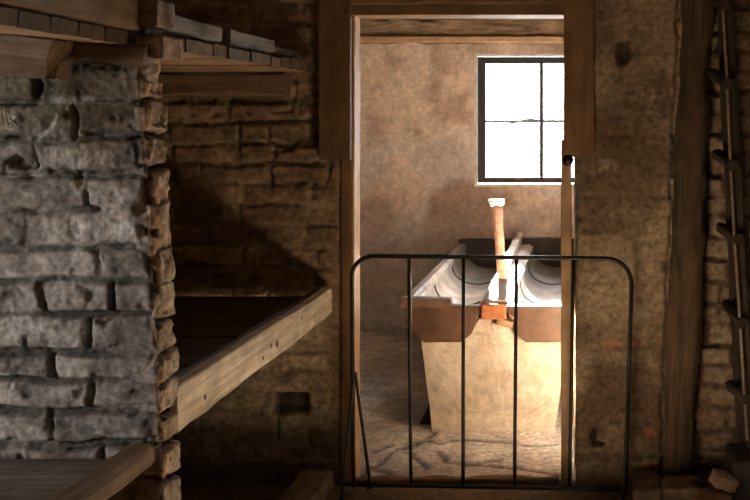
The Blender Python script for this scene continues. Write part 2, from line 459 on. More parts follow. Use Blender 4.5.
mk = polyline_mask(U, V, marks[:6], .0068)**.6; mk2 = polyline_mask(U, V, marks[6:], .006)*.5
mk = np.maximum(mk, mk2)
c = mix(c, np.clip(c*1.5+.26, 0, 1), np.clip(mk[..., None], 0, 1)*.95)
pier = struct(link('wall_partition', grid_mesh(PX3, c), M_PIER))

# =================================================================== FRONT WALL (with doorway), left part
YW = 4.45; TW = .20
DL, DR = x_of(341, YW), x_of(577, YW)     # doorway edges
def wall_part(name, path, s_arr, zs, bricks, plaster_fn, seed, colfn, mat, r=.014, extra=None):
    B, NN, Ls = wrap(path, s_arr, zs, r=r)
    U, V = np.meshgrid(s_arr, zs, indexing='ij')
    Hh, HB, ID, fill, chip = brick_field(U, V, bricks, seed=seed, jlo=.002, jhi=.010, warp=.011, crack=.012)
    X = B[:, None, 0]+0*V
    pl = plaster_fn(X, V, U)
    flat = (fbm(U*6, V*6, 4, seed+70)-.5)*.016+(fbm(U*30, V*30, 3, seed+71)-.5)*.005+Hh*.16
    Hh = Hh*(1-pl)+(flat+.008)*pl
    if extra is not None: Hh = Hh+extra(X, V, U)
    Pp = np.zeros(U.shape+(3,))
    Pp[..., 0] = X+NN[:, None, 0]*Hh; Pp[..., 1] = B[:, None, 1]+NN[:, None, 1]*Hh; Pp[..., 2] = V
    c = colfn(X, V, U, HB, ID, fill, chip, pl)
    return struct(link(name, grid_mesh(Pp, c), mat))

def col_left(X, V, U, HB, ID, fill, chip, pl):
    n1 = fbm(U*3, V*3, 4, 80); n2 = fbm(U*11, V*11, 4, 81)
    br = mix(col3(.25, .16, .095), col3(.36, .26, .165), sstep(.35, .65, n2)[..., None])*(.8+.4*ID[..., None])
    mo = mix(col3(.24, .18, .12), col3(.42, .33, .22), n2[..., None])
    c = mix(mo, br, HB[..., None])
    wash = sstep(.34, .52, fbm(U*4, V*4, 4, 83))*sstep(.88, .8, V)*sstep(.18, .3, V)
    c = mix(c, col3(.66, .54, .37), (wash*.85)[..., None])  # plaster wash, lightened to stand in for weak bounce light below the bunk
    c = mix(c, mix(col3(.38, .255, .155), col3(.50, .36, .23), n2[..., None]), pl[..., None])
    hx, hz = XZ(291, 404, YW)
    hole = sstep(1.25, .8, np.maximum(np.abs(X-hx)/.075, np.abs(V-hz)/.048)+(n2-.5)*.4)
    c = mix(c, col3(.07, .055, .04), (hole*.9)[..., None])
    floor_dark = sstep(.33, .18, V+(n1-.5)*.15)  # brickwork gets darker towards the floor
    return mix(c, col3(.12, .085, .06), (floor_dark*.7)[..., None])
def hole_l(X, V, U):
    hx, hz = XZ(291, 404, YW)
    n2 = fbm(U*11, V*11, 4, 81)
    h = -.045*sstep(1.25, .85, np.maximum(np.abs(X-hx)/.072, np.abs(V-hz)/.045)+(n2-.5)*.4)
    # dark cracks in the upper brickwork
    ln = [[XZ(*q, YW) for q in L_] for L_ in ([(295, 78), (297, 92), (292, 110), (275, 112)], [(268, 128), (267, 150), (290, 150), (297, 140)], [(255, 118), (268, 122), (320, 118)], [(275, 415), (276, 440)], [(215, 335), (230, 345), (222, 360)])]
    h = h-.016*polyline_mask(X+(n2-.5)*.03, V+(n2-.5)*.03, ln, .012)
    return h
sl = np.concatenate([np.arange(0, 1.1, .03), np.arange(1.1, DL+3.2-.014, .0085), np.linspace(DL+3.2-.014, DL+3.2+.02, 7), np.arange(DL+3.2+.03, DL+3.2+TW-.02, .01), np.linspace(DL+3.2+TW-.012, DL+3.2+TW+.012, 4), np.arange(DL+3.2+TW+.05, 2*DL+6.4+TW, .1)])
Z8 = np.concatenate([np.arange(-.04, .1, .02), np.arange(.1, 2.14, .0085), np.arange(2.14, 2.92, .03)])
def pl_left(X, V, U):
    n = fbm(U*6, V*6, 3, 90)
    a = sstep(x_of(322, YW), x_of(338, YW), X+(n-.5)*.10)
    b = sstep(DL+3.2, DL+3.2+.01, U)
    return np.maximum(a, b)
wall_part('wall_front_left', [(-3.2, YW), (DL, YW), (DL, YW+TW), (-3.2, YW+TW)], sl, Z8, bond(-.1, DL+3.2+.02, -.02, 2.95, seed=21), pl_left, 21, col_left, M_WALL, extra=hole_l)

# right part
def col_right(X, V, U, HB, ID, fill, chip, pl):
    n1 = fbm(U*2.2, V*2.2, 4, 100); n2 = fbm(U*9, V*9, 4, 101); n3 = fbm(U*26, V*26, 3, 102)
    br = mix(col3(.26, .17, .1), col3(.36, .27, .18), sstep(.35, .65, n2)[..., None])*(.8+.35*ID[..., None])
    br = mix(br, col3(.42, .36, .28), (sstep(x_of(700, YW), x_of(715, YW), X)*.45)[..., None])
    mo = col3(.2, .14, .09)*(.7+.6*n3[..., None])
    c = mix(mo, br, HB[..., None])
    p = mix(col3(.2, .14, .088), col3(.42, .32, .215), sstep(.38, .62, n1)[..., None])
    p = mix(p, col3(.36, .28, .2), (sstep(.5, .68, n2)*.5*sstep(1.4, .9, V))[..., None])
    p = mix(p, col3(.13, .085, .05), (sstep(.55, .7, fbm(U*5+4, V*5, 4, 103))*.65)[..., None])
    c = mix(c, p, pl[..., None])
    for (px, py, rx, ry, cc, al) in [(615, 345, 9, 4, (.40, .17, .1), .8), (637, 343, 6, 3.5, (.40, .17, .1), .6), (648, 433, 9, 5, (.36, .14, .08), .8), (622, 52, 9, 14, (.05, .035, .02), .85),
                                    (594, 437, 4, 8, (.04, .03, .02), .95), (598, 444, 7, 3, (.04, .03, .02), .95), (690, 445, 10, 28, (.07, .05, .03), .7), (614, 468, 22, 5, (.36, .29, .21), .5), (600, 457, 60, 5, (.1, .07, .045), .5)]:
        cx, cz = XZ(px, py, YW); s = ((X-cx)/(rx*YW/F))**2+((V-cz)/(ry*YW/F))**2+(n3-.5)*1.6
        c = mix(c, np.array(cc), (sstep(1.3, .7, s)*al)[..., None])
    mk = polyline_mask(X, V, [[XZ(*q, YW) for q in [(600, 171), (604, 162), (607, 168), (611, 161), (615, 168)]], [XZ(*q, YW) for q in [(600, 161), (608, 160), (614, 162)]]], .012)
    mk = np.maximum(mk, polyline_mask(X, V, [[XZ(x, 88, YW), XZ(x-.5, 102, YW)] for x in (636, 642, 653, 664)], .007)*.5)
    return mix(c, c*1.5+.22, np.clip(mk*.9, 0, .9)[..., None])
def pl_right(X, V, U):
    n = fbm(U*5, V*5, 4, 110)
    e = np.interp(V, [z_of(480, YW), z_of(0, YW)], [x_of(672, YW), x_of(690, YW)])
    m = sstep(.012, -.012, X-e+(n-.5)*.03)
    return np.where(U < TW+.005, 1, m)
def ext_right(X, V, U):
    n = fbm(U*16, V*16, 3, 111)
    e = np.interp(V, [z_of(480, YW), z_of(0, YW)], [x_of(661, YW), x_of(679, YW)])
    d = (X-e+(n-.5)*.035)/.009
    h = -.03*np.exp(-d*d)
    for (px, py, rx, ry, dd) in [(594, 435, 3.5, 9, .03), (598, 444, 6, 3, .03), (622, 52, 8, 13, .02), (615, 345, 9, 4, .012), (648, 433, 9, 5, .012)]:
        cx, cz = XZ(px, py, YW); h = h-dd*np.exp(-(((X-cx)/(rx*YW/F))**2+((V-cz)/(ry*YW/F))**2)**1.5)
    return h
W2 = 2.4-DR
sr = np.concatenate([np.linspace(0, TW-.014, 10), np.linspace(TW-.012, TW+.012, 6), np.arange(TW+.015, TW+.86, .0085), np.arange(TW+.88, TW+W2, .05)])
wall_part('wall_front_right', [(DR, YW+TW), (DR, YW), (2.4, YW)], sr, Z8, bond(0, 2.8, -.03, 2.95, length=.27, course=.092, seed=31), pl_right, 31, col_right, M_WALL, extra=ext_right)
# wall strip above the doorway
def simple_wall(name, p0, p1, z0, z1, colfn, mat, res=.05, amp=.01, seed=0):
    """flat wall from p0 to p1 (XY), facing the right-hand side of travel"""
    p0 = np.array(p0, float); p1 = np.array(p1, float); Ln = np.hypot(*(p1-p0))
    s = np.linspace(0, Ln, max(2, int(Ln/res))); z = np.linspace(z0, z1, max(2, int((z1-z0)/res)))
    U, V = np.meshgrid(s, z, indexing='ij'); d = (p1-p0)/Ln; n = np.array([d[1], -d[0]])
    h = (fbm(U*3, V*3, 4, seed)-.5)*amp*2+(fbm(U*14, V*14, 3, seed+3)-.5)*amp*.5
    Pp = np.zeros(U.shape+(3,)); Pp[..., 0] = p0[0]+d[0]*U+n[0]*h; Pp[..., 1] = p0[1]+d[1]*U+n[1]*h; Pp[..., 2] = V
    return struct(link(name, grid_mesh(Pp, colfn(U, V)), mat))
def c_brown(U, V):
    n = fbm(U*3, V*3, 4, 5)[..., None]; return mix(col3(.2, .13, .08), col3(.34, .24, .15), n)
simple_wall('wall_front_above', (DL-.02, YW), (DR+.02, YW), 2.1, 2.92, c_brown, M_WALL)
# back side of this wall, towards the washroom
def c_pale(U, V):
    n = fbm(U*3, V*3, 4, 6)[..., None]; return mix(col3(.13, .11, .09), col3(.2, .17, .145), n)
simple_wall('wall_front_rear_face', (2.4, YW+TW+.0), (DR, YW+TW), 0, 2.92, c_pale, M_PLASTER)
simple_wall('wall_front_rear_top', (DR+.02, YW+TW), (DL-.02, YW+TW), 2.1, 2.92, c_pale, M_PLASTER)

# =================================================================== WASHROOM SHELL
YB = 7.6; XR = .55; XL = -2.3; ZC = 2.34
WX0, WX1, WZ0, WZ1 = x_of(477, YB), x_of(605, YB), z_of(184, YB), z_of(56, YB)
def far_cols(X, V):
    n1 = fbm(X*1.6+3, V*1.6, 4, 120); n2 = fbm(X*6, V*6, 5, 121); n3 = fbm(X*20, V*20, 3, 122)
    c = mix(col3(.46, .34, .26), col3(.70, .57, .47), sstep(.32, .62, n2)[..., None])
    c = mix(c, col3(.62, .5, .4), (sstep(.5, .7, n1)*.6)[..., None])
    g = sstep(.40, .54, fbm(X*2.6+1, V*2.6+7, 5, 123)+.30*(1.2-V)-.22*(X+.9))*sstep(1.6, 1.25, V)
    c = mix(c, mix(col3(.48, .44, .40), col3(.70, .65, .59), n2[..., None]), (g*.9)[..., None])
    # large brown damp patch
    px, pz_ = XZ(462, 215, YB)
    s = np.hypot((X-px)/.34, (V-pz_)/.28)+(n2-.5)*.9
    c = mix(c, col3(.30, .18, .12), (sstep(1.1, .6, s)*.7)[..., None])
    px, pz_ = XZ(372, 215, YB); s = np.hypot((X-px)/.16, (V-pz_)/.16)+(n2-.5)*1.2
    c = mix(c, col3(.34, .2, .14), (sstep(1.1, .6, s)*.55)[..., None])
    c = mix(c, c*.72, (sstep(.6, .75, n3)*.5)[..., None])
    c = mix(c, col3(.54, .52, .5), (sstep(.95, .5, V+(n2-.5)*.3)*.8)[..., None])
    return c
def flat_panel(name, x0, x1, z0, z1, y, cf, mat, res=.03, sign=1, amp=.008, seed=50, parent=None):
    xs = np.linspace(x0, x1, max(2, int(abs(x1-x0)/res)+1)); zs = np.linspace(z0, z1, max(2, int((z1-z0)/res)+1))
    X, V = np.meshgrid(xs, zs, indexing='ij')
    e = np.minimum(np.minimum(X-x0, x1-X), np.minimum(V-z0, z1-V)); e = sstep(0, .05, e)
    h = ((fbm(X*4, V*4, 4, seed)-.5)*amp*2)*e
    Pp = np.zeros(X.shape+(3,)); Pp[..., 0] = X; Pp[..., 1] = y-sign*h; Pp[..., 2] = V
    return link(name, grid_mesh(Pp, cf(X, V)), mat, parent)
wf = flat_panel('wall_far', XL, WX0, -.06, ZC, YB, far_cols, M_PLASTER); struct(wf)
for (a, b, c_, d) in [(WX0, WX1, -.06, WZ0), (WX0, WX1, WZ1, ZC), (WX1, XR, -.06, ZC)]:
    struct(flat_panel('wall_far', a, b, c_, d, YB, far_cols, M_PLASTER))
# reveal of far window
rv = .13
for nm, (a, b, c_, d) in {'l': (WX0-.02, WX0, WZ0, WZ1), 'r': (WX1, WX1+.02, WZ0, WZ1), 'b': (WX0-.02, WX1+.02, WZ0-.02, WZ0), 't': (WX0-.02, WX1+.02, WZ1, WZ1+.02)}.items():
    struct(box('trim_1', a, b, YB-.004, YB+rv, c_, d, M_REVEAL))
# window_1 : steel casement, four panes
def casement(name, x0, x1, z0, z1, y, mullions, bars, latch=False):
    w = thing(name, None, None, ((x0+x1)/2, y, z0)); struct(w)
    t = .058
    def bar(nm, a, b, c_, d, dy=.03): return box(nm, a, b, y-dy/2, y+dy/2, c_, d, M_FRAME, w, .004)
    prism_f = [('frame', x0, x0+t, z0, z1), ('frame', x1-t, x1, z0, z1), ('frame', x0+t, x1-t, z0, z0+t*.8), ('frame', x0+t, x1-t, z1-t*.85, z1)]
    for f in prism_f: bar(f[0], *f[1:], dy=.045)
    for mx in mullions: bar('mullion', mx-.014, mx+.014, z0+t*.8, z1-t*.85)
    xs = [x0+t]+[m for m in mullions]+[x1-t]
    for bz in bars:
        for a, b in zip(xs[:-1], xs[1:]): bar('glazing_bar', a+.014*(a != xs[0]), b-.014*(b != xs[-1]), bz-.011, bz+.011, .03)
    gl = box('glass', x0+t, x1-t, y-.002, y+.002, z0+t*.8, z1-t*.85, M_GLASS, w)
    if latch:
        tube('latch', [Vector((XZ(q, p, y)[0], y-.03, XZ(q, p, y)[1])) for q, p in [(508, 122), (514, 122.5), (520, 121), (526, 119.5), (532, 119), (538, 120.5)]], .008, M_FRAME, w, 8)
    return w
yw = YB+.03
casement('window_1', x_of(478, yw), x_of(604, yw), z_of(183, yw), z_of(57, yw), yw, [x_of(541.5, yw)], [z_of(121, yw)], True)
# side wall of the washroom on the right
def side_panel(name, x, y0, y1, z0, z1, cf, mat, sgn, res=.06):
    return simple_wall(name, (x, y1) if sgn < 0 else (x, y0), (x, y0) if sgn < 0 else (x, y1), z0, z1, cf, mat, res, .004)
for (a, b, c_, d) in [(YW+TW, YB, -.05, ZC)]:
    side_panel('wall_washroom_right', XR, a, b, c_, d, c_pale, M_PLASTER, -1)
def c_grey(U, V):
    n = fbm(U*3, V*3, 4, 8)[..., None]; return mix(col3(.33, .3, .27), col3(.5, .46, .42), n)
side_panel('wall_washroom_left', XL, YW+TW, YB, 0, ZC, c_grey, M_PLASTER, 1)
struct(box('ceiling_washroom', XL, XR, YW+TW, YB, ZC, ZC+.05, M_OLD))
# wall plate timber along the far wall
beam('wall_plate', (XL, YB-.06, z_of(29.5, YB-.1)), (XR, YB-.06, z_of(29.5, YB-.1)), .20, .11, M_LOG, seed=5, rough=.012, bev=.03)
tag(bpy.data.objects['wall_plate'], 'rough hewn timber running above the window along the top of the plastered wall', 'beam')
beam('cover_lath', (XL, YB-.135, z_of(39.5, YB-.13)), (XR, YB-.135, z_of(39.5, YB-.13)), .045, .03, M_JAMB, seed=6, rough=.002)
tag(bpy.data.objects['cover_lath'], 'thin pale batten under the rough timber above the washroom wall', 'batten')

# =================================================================== FLOORS
def floor_grid(name, x0, x1, y0, y1, res, cf, hf, mat):
    xs = np.arange(x0, x1+res/2, res); ys = np.arange(y0, y1+res/2, res)
    X, Y = np.meshgrid(xs, ys, indexing='ij')
    Pp = np.zeros(X.shape+(3,)); Pp[..., 0] = X; Pp[..., 1] = Y; Pp[..., 2] = hf(X, Y)
    return struct(link(name, grid_mesh(Pp, cf(X, Y)), mat))
def fp(px, py):
    Y = EYE*F/(py-PY); return ((px-PX)/F*Y, Y)
cracks = [[fp(*q) for q in L_] for L_ in ([(358, 476), (366, 472), (378, 466), (388, 458), (398, 450), (412, 445), (424, 440), (433, 434), (434, 428)],
          [(378, 471), (388, 472), (392, 476)], [(398, 450), (412, 449)], [(424, 440), (440, 443), (465, 440), (495, 441)], [(412, 454), (426, 468)],
          [(440, 452), (446, 462), (470, 464), (500, 460)], [(470, 464), (520, 468), (560, 474)], [(500, 441), (530, 446), (560, 444)], [(372, 452), (390, 446)])]
def crack_m(X, Y, w):
    n = (fbm(X*9, Y*9, 3, 130)-.5)*.05
    return polyline_mask(X+n, Y-n, cracks, w)
def fcol(X, Y):
    n1 = fbm(X*1.5, Y*1.5, 4, 131); n2 = fbm(X*8, Y*8, 4, 132)
    c = mix(col3(.38, .365, .35), col3(.60, .57, .54), sstep(.35, .65, n2)[..., None])
    c = mix(c, col3(.36, .32, .28), (sstep(.5, .65, n1)*.5)[..., None])
    lite = sstep(.58, .7, fbm(X*7, Y*13, 3, 134)); c = mix(c, col3(.52, .45, .36), (lite*.5)[..., None])
    return mix(c, col3(.07, .05, .04), (crack_m(X, Y, .022)**.6*.95)[..., None])
def fh(X, Y): return (fbm(X*2, Y*2, 4, 133)-.5)*.012-.014*crack_m(X, Y, .018)+(fbm(X*9, Y*9, 3, 135)-.5)*.006
fw = floor_grid('floor', -2.4, .6, 4.47, 7.7, .014, fcol, fh, M_FLOOR)
def fcol2(X, Y):
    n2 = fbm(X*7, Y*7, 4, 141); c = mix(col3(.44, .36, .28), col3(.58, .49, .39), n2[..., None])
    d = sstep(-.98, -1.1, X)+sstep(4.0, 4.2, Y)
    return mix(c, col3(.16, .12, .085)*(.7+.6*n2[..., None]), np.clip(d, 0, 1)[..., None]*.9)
def fh2(X, Y): return (fbm(X*3, Y*3, 4, 143)-.5)*.012-.006-.012*sstep(4.4, 4.5, Y)
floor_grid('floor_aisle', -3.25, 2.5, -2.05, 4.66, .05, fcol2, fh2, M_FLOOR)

# =================================================================== BARRACK SHELL
side_panel('wall_right', 2.4, -2.0, YW, 0, 2.9, c_brown, M_WALL, -1, .1)
simple_wall('wall_rear', (2.4, -2.0), (-3.2, -2.0), 0, 2.9, c_brown, M_WALL, .1)
LW = (1.12, 1.75, .82, 1.55)
for (a, b, c_, d) in [(-2.0, LW[0], 0, 2.9), (LW[1], YW, 0, 2.9), (LW[0], LW[1], 0, LW[2]), (LW[0], LW[1], LW[3], 2.9)]:
    side_panel('wall_left', -3.2, a, b, c_, d, c_grey, M_WALL, 1, .1)
struct(box('ceiling', -3.2, 2.4, -2.0, YW, 2.9, 2.95, M_OLD))

simple_wall('wall_partition_near', (-3.2, .93), (-1.18, .93), 0, 2.9, c_brown, M_WALL, .1)
simple_wall('wall_partition_near', (-1.18, .93), (-1.18, 1.05), 0, 2.9, c_brown, M_WALL, .1)
simple_wall('wall_partition_near', (-1.18, 1.05), (-3.2, 1.05), 0, 2.9, c_brown, M_WALL, .1)

# =================================================================== DOOR FRAME
def board(name, px0, px1, py0, py1, Y, t, mat, seed=0, vertical=True, parent=None, rough=.0012):
    x0, z1 = XZ(px0, py0, Y); x1, z0 = XZ(px1, py1, Y)
    yc = Y+t/2
    if vertical:
        return beam(name, ((x0+x1)/2, yc, z0), ((x0+x1)/2, yc, z1), x1-x0, t, mat, up=(1, 0, 0), seed=seed, rough=rough, parent=parent, bev=.003, step=.06)
    return beam(name, (x0, yc, (z0+z1)/2), (x1, yc, (z0+z1)/2), z1-z0, t, mat, seed=seed, rough=rough, parent=parent, bev=.003, step=.06)
df = thing('door_frame', 'brown wooden frame around the doorway with wide boards at the top corners', 'door frame', (x_of(460, YW), YW, 0.0))
board('casing_board', 318.5, 350, -14, 160, 4.395, .028, M_CASE_SHADED, 1, parent=df)
board('casing_board', 563.5, 594.5, -14, 157, 4.395, .028, M_CASE, 2, parent=df)
board('jamb', 341, 352, 140, 492, 4.43, .12, M_CASE, 3, parent=df)
o = board('jamb_lining', 352, 354.2, 14, 491, 4.44, .115, M_JAMB, 4, parent=df); o['label'] = 'pale pine lining of the left jamb'
board('jamb_lining', 351.8, 356.3, 20, 487, 4.53, .03, M_JAMB, 5, parent=df)
board('jamb', 561, 571.5, 140, 490, 4.44, .06, M_JAMB, 6, parent=df)
board('lintel', 346, 566, 4.8, 15.2, 4.42, .17, M_CASE, 7, False, parent=df)
board('head_board', 346, 566, -12, 3.2, 4.40, .05, M_CASE, 8, False, parent=df)
# nail heads on the casing boards
for (px, py) in [(345.5, 12), (346, 45), (345.5, 100), (346, 148), (568, 5), (568, 33), (567, 78), (568, 118), (567.5, 148)]:
    p = P(px, py, 4.393); tube('nail', [p, p+Vector((0, .006, 0))], .0042, M_IRON, df, 8)
p = P(568, 160, 4.415)
tube('corner_knob', [p+Vector((0, y, 0)) for y in (-.022, .03)], .024, M_IRON, df, 20)
# splintered lath left along the right-hand side of the doorway
beam('plaster_lath', P(575.3, 490, 4.66), P(575.3, 150, 4.66), .013, .02, M_REVEAL, up=(1, 0, 0), seed=9, rough=.0035, step=.012)
tag(bpy.data.objects['plaster_lath'], 'thin ragged pale lath in the slit right of the doorway post', 'lath')
beam('threshold', (-1.03, 4.46, .003), (-.135, 4.46, .003), .03, .05, M_POST, seed=12, rough=.004)
tag(bpy.data.objects['threshold'], 'worn dark wooden threshold under the iron gate', 'threshold')

# embedded timber post at right
tp = beam('timber_post', P(677, 486, 4.42), P(699, -40, 4.42), .13, .10, M_POST, up=(1, 0, 0), seed=14, rough=.010, bev=.02, step=.03)
tag(tp, 'broad dark timber post standing in the wall left of the ladder', 'post')

# =================================================================== IRON GATE
YG = 4.33
g = thing('iron_gate', 'low black iron barrier with rounded corners closing the doorway', 'gate', (x_of(490, YG), YG, 0))
def G(px, py, dy=0): return P(px, py, YG+dy)
def arc(cx, cy, rx, ry, a0, a1, n=10):
    return [G(cx+rx*math.cos(math.radians(a0+(a1-a0)*i/n)), cy-ry*math.sin(math.radians(a0+(a1-a0)*i/n))) for i in range(n+1)]
pts = line_pts(G(353.5, 487), G(352, 276), 14)[:-1]+arc(374, 276, 22, 20, 180, 90)+line_pts(G(376, 256), G(606, 258.5), 16)[1:-1]+arc(606, 284, 25.5, 25.5, 90, 0)+line_pts(G(631.5, 286), G(625.5, 490), 14)[1:]
tube('outer_frame', pts, .0093, M_IRON, g, 12)
tube('bottom_rail', line_pts(G(343, 484.5), G(627, 489.5)), .0088, M_IRON, g, 10)
for a, b, t_ in [(409, 411, 256.4), (463.5, 463, 257), (516.5, 514.5, 257.6), (573.5, 569.5, 258.2)]:
    tube('upright_bar', line_pts(G(a, t_), G(b, 487)), .0080, M_IRON, g, 10)
# stays
def fz(px, Y): return Vector((x_of(px, Y), Y, .006))
tube('stay', line_pts(G(354, 372), fz(341, 4.22)), .0072, M_IRON, g, 8)
tube('stay', line_pts(G(355, 372, .012), Vector((x_of(370, 4.37), 4.37, .03)))+[Vector((x_of(371.5, 4.37), 4.37, .012)), Vector((x_of(367, 4.36), 4.36, .008))], .0072, M_IRON, g, 8)
tube('stay', line_pts(G(629.5, 375), fz(623, 4.23)), .0072, M_IRON, g, 8)
tube('floor_tie', line_pts(fz(341, 4.22), fz(352, 4.33), 4), .006, M_IRON, g, 8)

# =================================================================== BUNKS, far bay
def planks(parent, name, x_in, x_out, y0, y1, ztop, th, n, mat, seed, slope=0, jit=.012):
    rs = random.Random(seed); w = (y1-y0)/n
    for i in range(n):
        ya = y0+i*w+w/2; e = x_out+rs.uniform(-jit, jit*.4); dz = rs.uniform(-.003, .003)
        beam(name, (e, ya, ztop-th/2+dz), (x_in, ya, ztop-th/2+dz+(e-x_in)*slope), th, w-.003-rs.uniform(0, .004), mat, seed=seed*31+i, rough=.002, parent=parent, bev=.003, step=.12)
b1 = thing('upper_bunk', 'upper plank bunk behind the brick partition with split boards along its edge', 'bunk', (-2.1, 3.65, 1.79))
planks(b1, 'plank', -3.12, -1.192, 2.90, 4.41, 1.826, .038, 13, M_UNDER, 3, jit=.008)
o = beam('edge_board', (-1.215, 2.91, 1.866), (-1.215, 3.335, 1.866), .050, .022, M_GREYW, seed=41, rough=.003, parent=b1, endj=.01)
beam('edge_board', (-1.218, 3.43, 1.866), (-1.218, 3.90, 1.866), .052, .022, M_GREYW, seed=42, rough=.003, parent=b1, endj=.01)
beam('edge_board', (-1.23, 3.93, 1.856), (-1.23, 4.25, 1.856), .03, .022, M_GREYW, seed=43, rough=.003, parent=b1, endj=.01)
beam('support_beam', (-3.1, 4.375, 1.745), (-1.30, 4.375, 1.734), .10, .10, M_MID, seed=44, rough=.006, parent=b1, bev=.008)

b2 = thing('lower_bunk', 'lower bunk platform edged by a long pale sunlit board', 'bunk', (-2.1, 3.65, .78))
pA, pB = Vector((-1.187, 2.885, .768)), Vector((-1.135, 4.41, .8025))
o = beam('edge_board', pA, pB, .134, .040, M_PALE, seed=51, rough=.0025, parent=b2, bev=.004, step=.02, taper=.82); o['label'] = 'pale worn board along the bunk edge'
for (px, py, rr_) in [(271, 346, .010), (277, 344, .013), (263, 358, .007), (302, 318, .008), (205, 397, .009)]:
    t = ((590-px)/1020); Yk = (1.165+.019)/t if False else None
    # point on the outer face of the board for this sight line
    x0_, y0_, x1_, y1_ = pA.x+.0195, pA.y, pB.x+.0195, pB.y
    kx = (px-PX)/F; mm_ = (x1_-x0_)/(y1_-y0_); Yk = (x0_-mm_*y0_)/(kx-mm_)
    c_ = Vector((kx*Yk, Yk, z_of(py, Yk)))
    tube('knot', [c_+Vector((-.006, 0, 0)), c_+Vector((.0012, 0, 0))], rr_, M_POST, b2, 10)
beam('ledger_board', pA+Vector((-.05, 0, -.07)), pB+Vector((-.05, 0, -.07)), .04, .05, M_OLD, seed=52, rough=.004, parent=b2)
planks(b2, 'plank', -3.12, -1.235, 2.90, 4.41, .825, .03, 11, M_DARKW, 4, jit=.004)  # planks in near-black wood, painting in the shadow over the bunk
beam('inner_rail', pA+Vector((-.036, 0, .052)), pB+Vector((-.036, 0, .040)), .032, .024, M_GREYW, seed=53, rough=.004, parent=b2)

# near bay
b3 = thing('plank_bunk', 'grey plank bunk in front of the brick partition with a rounded edge beam', 'bunk', (-2.1, 2.1, .68))
planks(b3, 'plank', -3.12, -1.19, 1.30, 2.71, .694, .035, 10, M_GREYW, 7, jit=.003)
beam('edge_beam', (-1.19, 1.28, .70), (-1.197, 2.715, .70), .062, .075, M_OLD, seed=61, rough=.006, parent=b3, bev=.02)
b4 = thing('overhead_bunk', 'overhead plank bunk at the top left in front of the brick partition', 'bunk', (-2.1, 2.1, 1.8))
rs = random.Random(8)
nb = 9; w = (2.70-1.5)/nb
for i in range(nb):
    ya = 1.5+w*(i+.5); e = -1.215+rs.uniform(-.006, .006)
    beam('plank', (e, ya, 1.806), (-2.6, ya, 1.806+.10), .036, w-.008-rs.uniform(0, .006), M_UNDER, seed=70+i, rough=.002, parent=b4, bev=.003, step=.1)
beam('edge_board', (-1.222, 1.5, 1.905), (-1.218, 2.725, 1.895), .135, .028, M_OLD, seed=81, rough=.003, parent=b4, bev=.004)
z1 = z_of(55, 2.63)
beam('support_beam', (x_of(60, 2.63), 2.63, z_of(61, 2.63)), (-2.9, 2.63, z_of(61, 2.63)+.16), .105, .11, M_OLD, seed=82, rough=.006, parent=b4, bev=.006, endj=.02)
# beam end and rounded timber bedded in the top of the partition
o = beam('bedded_beam', (x_of(146, 2.72), 2.735, z_of(53, 2.72)), (x_of(64, 2.72), 2.735, z_of(50, 2.72)), .06, .07, M_OLD, seed=83, rough=.008, bev=.012)
tag(o, 'short brown timber bedded across the top of the brick partition', 'beam')
o = blob_box('beam_end', (x_of(148, 2.75), 2.78, z_of(14, 2.75)), (.07, .12, .075), M_OLD, 5, .006, seg=8)
tag(o, 'squared timber end standing on top of the brick partition', 'beam')
o = blob_box('packing_stone', (x_of(152, 2.75), 2.80, z_of(47, 2.75)), (.062, .13, .058), M_BRICK, 6, .012, seg=9)
tag(o, 'crumbled stone wedged under the timber end on the partition', 'stone')

# =================================================================== FLOOR-LEVEL BRICKS AND RUBBLE
kb = thing('brick_kerb', 'low brick kerb on the floor along the lower left bunk bay', 'kerb', (-1.17, 3.7, 0))
rs = random.Random(20)
y = 2.95; k = 0
while y < 4.30:
    l = rs.choice([.12, .125, .245])
    if y+l > 4.41: l = 4.41-y
    blob_box('brick', (-1.172+rs.uniform(-.004, .004), y+l/2, .036), (.135, l-.008, .075+rs.uniform(-.004, .004)), M_KERB, 300+k, .006, rot=(0, rs.uniform(-.02, .02), rs.uniform(-.02, .02)), parent=kb, seg=9)
    y += l; k += 1
kl = thing('brick_ledge', 'low crumbling brick ledge at the foot of the dark timber post', 'ledge', (x_of(666, 4.28), 4.28, 0))
for k, (a, b, y0_, y1_, h_) in enumerate([(633, 661, 4.16, 4.29, .07), (662, 699, 4.155, 4.28, .08), (634, 664, 4.30, 4.41, .07), (665, 700, 4.29, 4.35, .075)]):
    blob_box('brick', ((x_of(a, 4.2)+x_of(b, 4.2))/2, (y0_+y1_)/2, h_/2-.002), (x_of(b, 4.2)-x_of(a, 4.2)-.006, y1_-y0_-.006, h_), M_KERB, 330+k, .016, parent=kl, seg=10)
o = blob_box('stone_slab', (.76, 4.26, .10), (.36, .26, .19), M_SLAB, 9, .012, seg=10); tag(o, 'dark stone block under the foot of the ladder', 'stone block')
o = blob_box('loose_brick', P(724, 481, 4.12)+Vector((.0, 0, .0)), (.10, .07, .05), M_BRICK, 12, .010, rot=(.15, .35, .35)); tag(o, 'loose broken brick leaning on the dark stone block', 'brick')
o = blob_box('loose_brick', (x_of(711, 4.1), 4.10, .035), (.12, .12, .07), M_BRICK, 14, .010, rot=(.05, -.1, .9)); tag(o, 'loose brick on the floor right of the crumbling brick ledge', 'brick')

